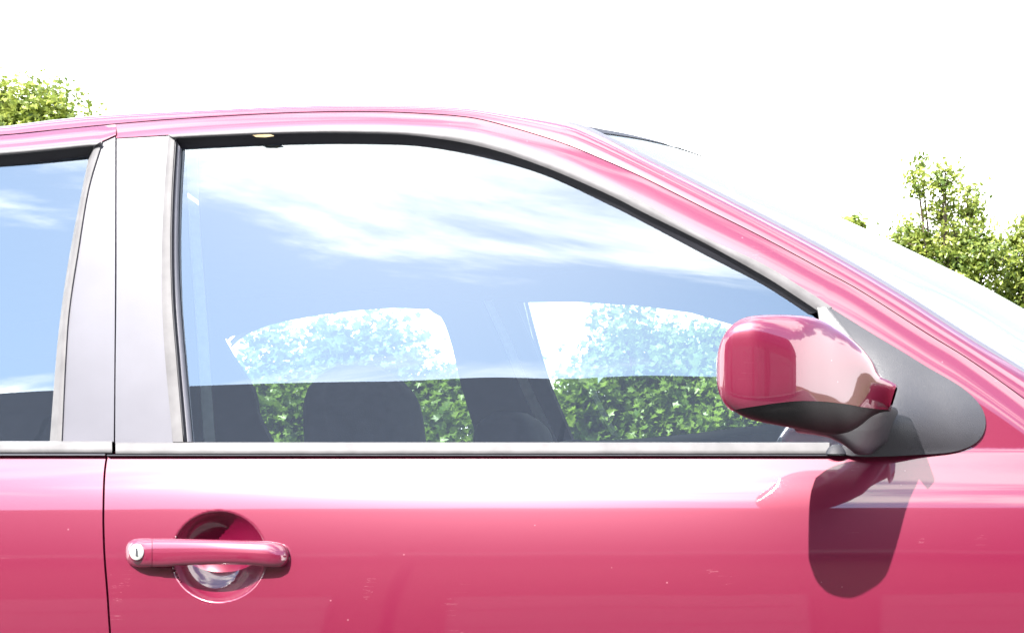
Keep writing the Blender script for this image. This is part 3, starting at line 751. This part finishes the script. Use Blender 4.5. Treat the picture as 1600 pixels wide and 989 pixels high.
# ------------------------------------------------------------------ trees
def tube_v(vs, fs, a, b, r0, r1, n=6):
    a, b = Vector(a), Vector(b); d = (b-a).normalized(); s = d.orthogonal().normalized(); t_ = d.cross(s); k = len(vs)
    for p, r_ in ((a, r0), (b, r1)):
        for i in range(n): vs.append(tuple(p + (s*math.cos(2*math.pi*i/n) + t_*math.sin(2*math.pi*i/n))*r_))
    for i in range(n): fs.append((k+i, k+(i+1) % n, k+n+(i+1) % n, k+n+i))
def tree(name, label, cat_, base, blobs, nleaf, size, lm, group=None, twigs=60, seed=1, clump=.16, lobed=False):
    rg = np.random.default_rng(seed); base = Vector(base)
    root = empty(name, base, label, cat_, group)
    bl = np.array(blobs, float); wgt = bl[:, 3]**2.2; wgt /= wgt.sum()
    vs, fs = [], []
    top = bl[:, :3].mean(0); fork = base + (Vector(top)-base)*.45
    tube_v(vs, fs, (0, 0, 0), fork-base, .09, .06, 10)
    bvs, bfs = [], []; cen = []
    for (x, y, z, r_) in blobs:
        c_ = Vector((x, y, z))-base; tube_v(bvs, bfs, fork-base, c_, .022, .008)
        nt_ = max(8, int(twigs * (r_**2.2)/ (bl[:, 3]**2.2).mean()))
        for _ in range(nt_):
            d = rg.normal(size=3); d /= np.linalg.norm(d); rad = r_*(rg.random()**.45)
            p = c_ + Vector(d*rad*np.array((1, 1, .95)))
            tube_v(bvs, bfs, c_, p, .007, .002, 4); cen.append(tuple(p))
    cen = np.array(cen); tr_ = mesh('trunk', vs, fs, M['bark'], root); mesh('branches', bvs, bfs, M['bark'], root)['kind'] = 'stuff'
    idx = rg.integers(0, len(cen), nleaf); sc = clump*(.6+.8*rg.random(len(cen)))[idx][:, None]
    pos = cen[idx] + rg.normal(size=(nleaf, 3))*sc*np.array((1, 1, .75))
    nrm = rg.normal(size=(nleaf, 3))*.75 + np.array((-.25, -.35, .8)); nrm /= np.linalg.norm(nrm, axis=1)[:, None]
    ax = np.cross(nrm, rg.normal(size=(nleaf, 3))); ax /= np.linalg.norm(ax, axis=1)[:, None]; bx = np.cross(nrm, ax)
    s = size*(.6+.8*rg.random(nleaf))[:, None]
    if lobed:                                                   # palmate leaf: a fan with five lobes, folded along the midrib
        ang = np.radians([0, 28, 55, 85, 115, 150, 210, 245, 275, 305, 332]); rad = np.array([1, .55, .92, .5, .72, .35, .35, .72, .5, .92, .55])
    else:
        ang = np.radians([0, 55, 125, 180, 235, 305]); rad = np.array([1, .52, .5, .7, .5, .52])
    m_ = len(ang); ca, sa = np.cos(ang)*rad*.6, np.sin(ang)*rad*.6
    v_ = np.empty((nleaf, m_+1, 3)); v_[:, 0] = pos
    for q in range(m_): v_[:, q+1] = pos + ax*s*ca[q] + bx*s*sa[q] + nrm*s*(abs(sa[q])*.35 - .12*ca[q]**2)
    me = bpy.data.meshes.new('crown'); k = nleaf; nv = m_+1
    me.vertices.add(k*nv); me.vertices.foreach_set('co', v_.ravel()); me.loops.add(k*m_*3); me.polygons.add(k*m_)
    tri = np.array([(0, q+1, (q+1) % m_+1) for q in range(m_)]).ravel()
    li = (np.arange(k)[:, None]*nv + tri[None, :]).ravel()
    me.loops.foreach_set('vertex_index', li); me.polygons.foreach_set('loop_start', np.arange(k*m_)*3); me.polygons.foreach_set('loop_total', np.full(k*m_, 3)); me.update(); me.validate()
    o = link('crown', me, lm, root, False); o['kind'] = 'stuff'
    return root
def A(px, py, D, dy=0.0):
    return ((px-X0)/F_PX*D, D-DIST+dy, H+(Y0-py)/F_PX*D)
def blobs(lst, D, k=1.0, seed=0):
    rg = random.Random(seed); o = []
    for px, py, rpx in lst:
        x, y, z = A(px, py, D); o.append((x, y + rg.uniform(-.3, .3), z, rpx/F_PX*D*k))
    return o
tree('broadleaf_tree', 'bright green broad-leaved tree seen through the side window, left of the far door pillar', 'tree', (A(540, 700, 9)[0], 7.4, 0),
     blobs([(432, 600, 42), (400, 660, 55), (478, 578, 36), (532, 548, 34), (592, 532, 27), (625, 556, 24), (600, 625, 58), (694, 625, 34), (705, 690, 55), (480, 680, 80), (590, 740, 110), (424, 536, 14), (702, 592, 18), (350, 620, 36), (300, 690, 75), (655, 606, 24), (560, 580, 34)], 9, 1, 1), 28000, .066, M['leafA'], twigs=46, seed=3, clump=.10, lobed=True)
tree('broadleaf_tree', 'bright green broad-leaved tree seen through the side window, between the far door pillar and mirror', 'tree', (A(1040, 700, 9)[0], 7.4, 0),
     blobs([(952, 530, 30), (925, 575, 34), (930, 632, 48), (990, 520, 32), (1035, 530, 36), (1110, 530, 30), (1000, 600, 66), (1080, 610, 70), (960, 690, 75), (1050, 700, 100), (1165, 575, 50), (1170, 660, 90), (902, 660, 28), (898, 700, 38), (1130, 740, 110), (1120, 560, 34)], 9, 1, 2), 28000, .066, M['leafA'], twigs=46, seed=5, clump=.10, lobed=True)
tree('garden_tree', 'yellow-green leafy tree rising over the roof at the left edge', 'tree', (A(-60, 700, 14)[0], 12.4, 0),
     blobs([(20, 165, 38), (60, 165, 32), (85, 182, 26), (108, 196, 22), (-30, 190, 70), (30, 235, 60), (-110, 260, 110), (20, 330, 100), (-60, 420, 120)], 14, 1, 3), 36000, .065, M['leafB'], twigs=60, seed=8, clump=.13, lobed=True)
tree('orchard_tree', 'spiky olive green tree behind the windscreen at the right', 'tree', (A(1490, 700, 13)[0], 11.4, 0),
     blobs([(1435, 285, 9), (1437, 305, 10), (1440, 262, 7), (1478, 275, 11), (1475, 300, 20), (1470, 335, 26), (1512, 295, 16), (1515, 330, 28), (1425, 360, 28), (1418, 385, 25), (1440, 400, 40), (1490, 390, 45), (1530, 380, 32), (1540, 420, 45), (1480, 450, 60), (1420, 480, 60), (1520, 490, 70), (1470, 560, 90)], 13, 1, 4), 24000, .055, M['leafB'], twigs=70, seed=11, clump=.07)
tree('orchard_tree', 'olive green tree cut off by the right edge, beside the spiky tree', 'tree', (A(1640, 700, 13)[0], 11.6, 0),
     blobs([(1585, 375, 24), (1600, 360, 22), (1610, 400, 50), (1590, 430, 35), (1650, 360, 60), (1620, 480, 80), (1680, 480, 90)], 13.2, 1, 5), 18000, .055, M['leafB'], twigs=70, seed=12, clump=.07)
tree('sapling', 'thin sprig of green leaves poking above the windscreen left of the spiky tree', 'sapling', (A(1330, 700, 12)[0], 10.4, 0),
     blobs([(1330, 345, 9), (1338, 352, 12), (1322, 352, 8), (1335, 372, 14)], 12, 1, 6), 420, .07, M['leafB'], twigs=7, seed=13, clump=.05)
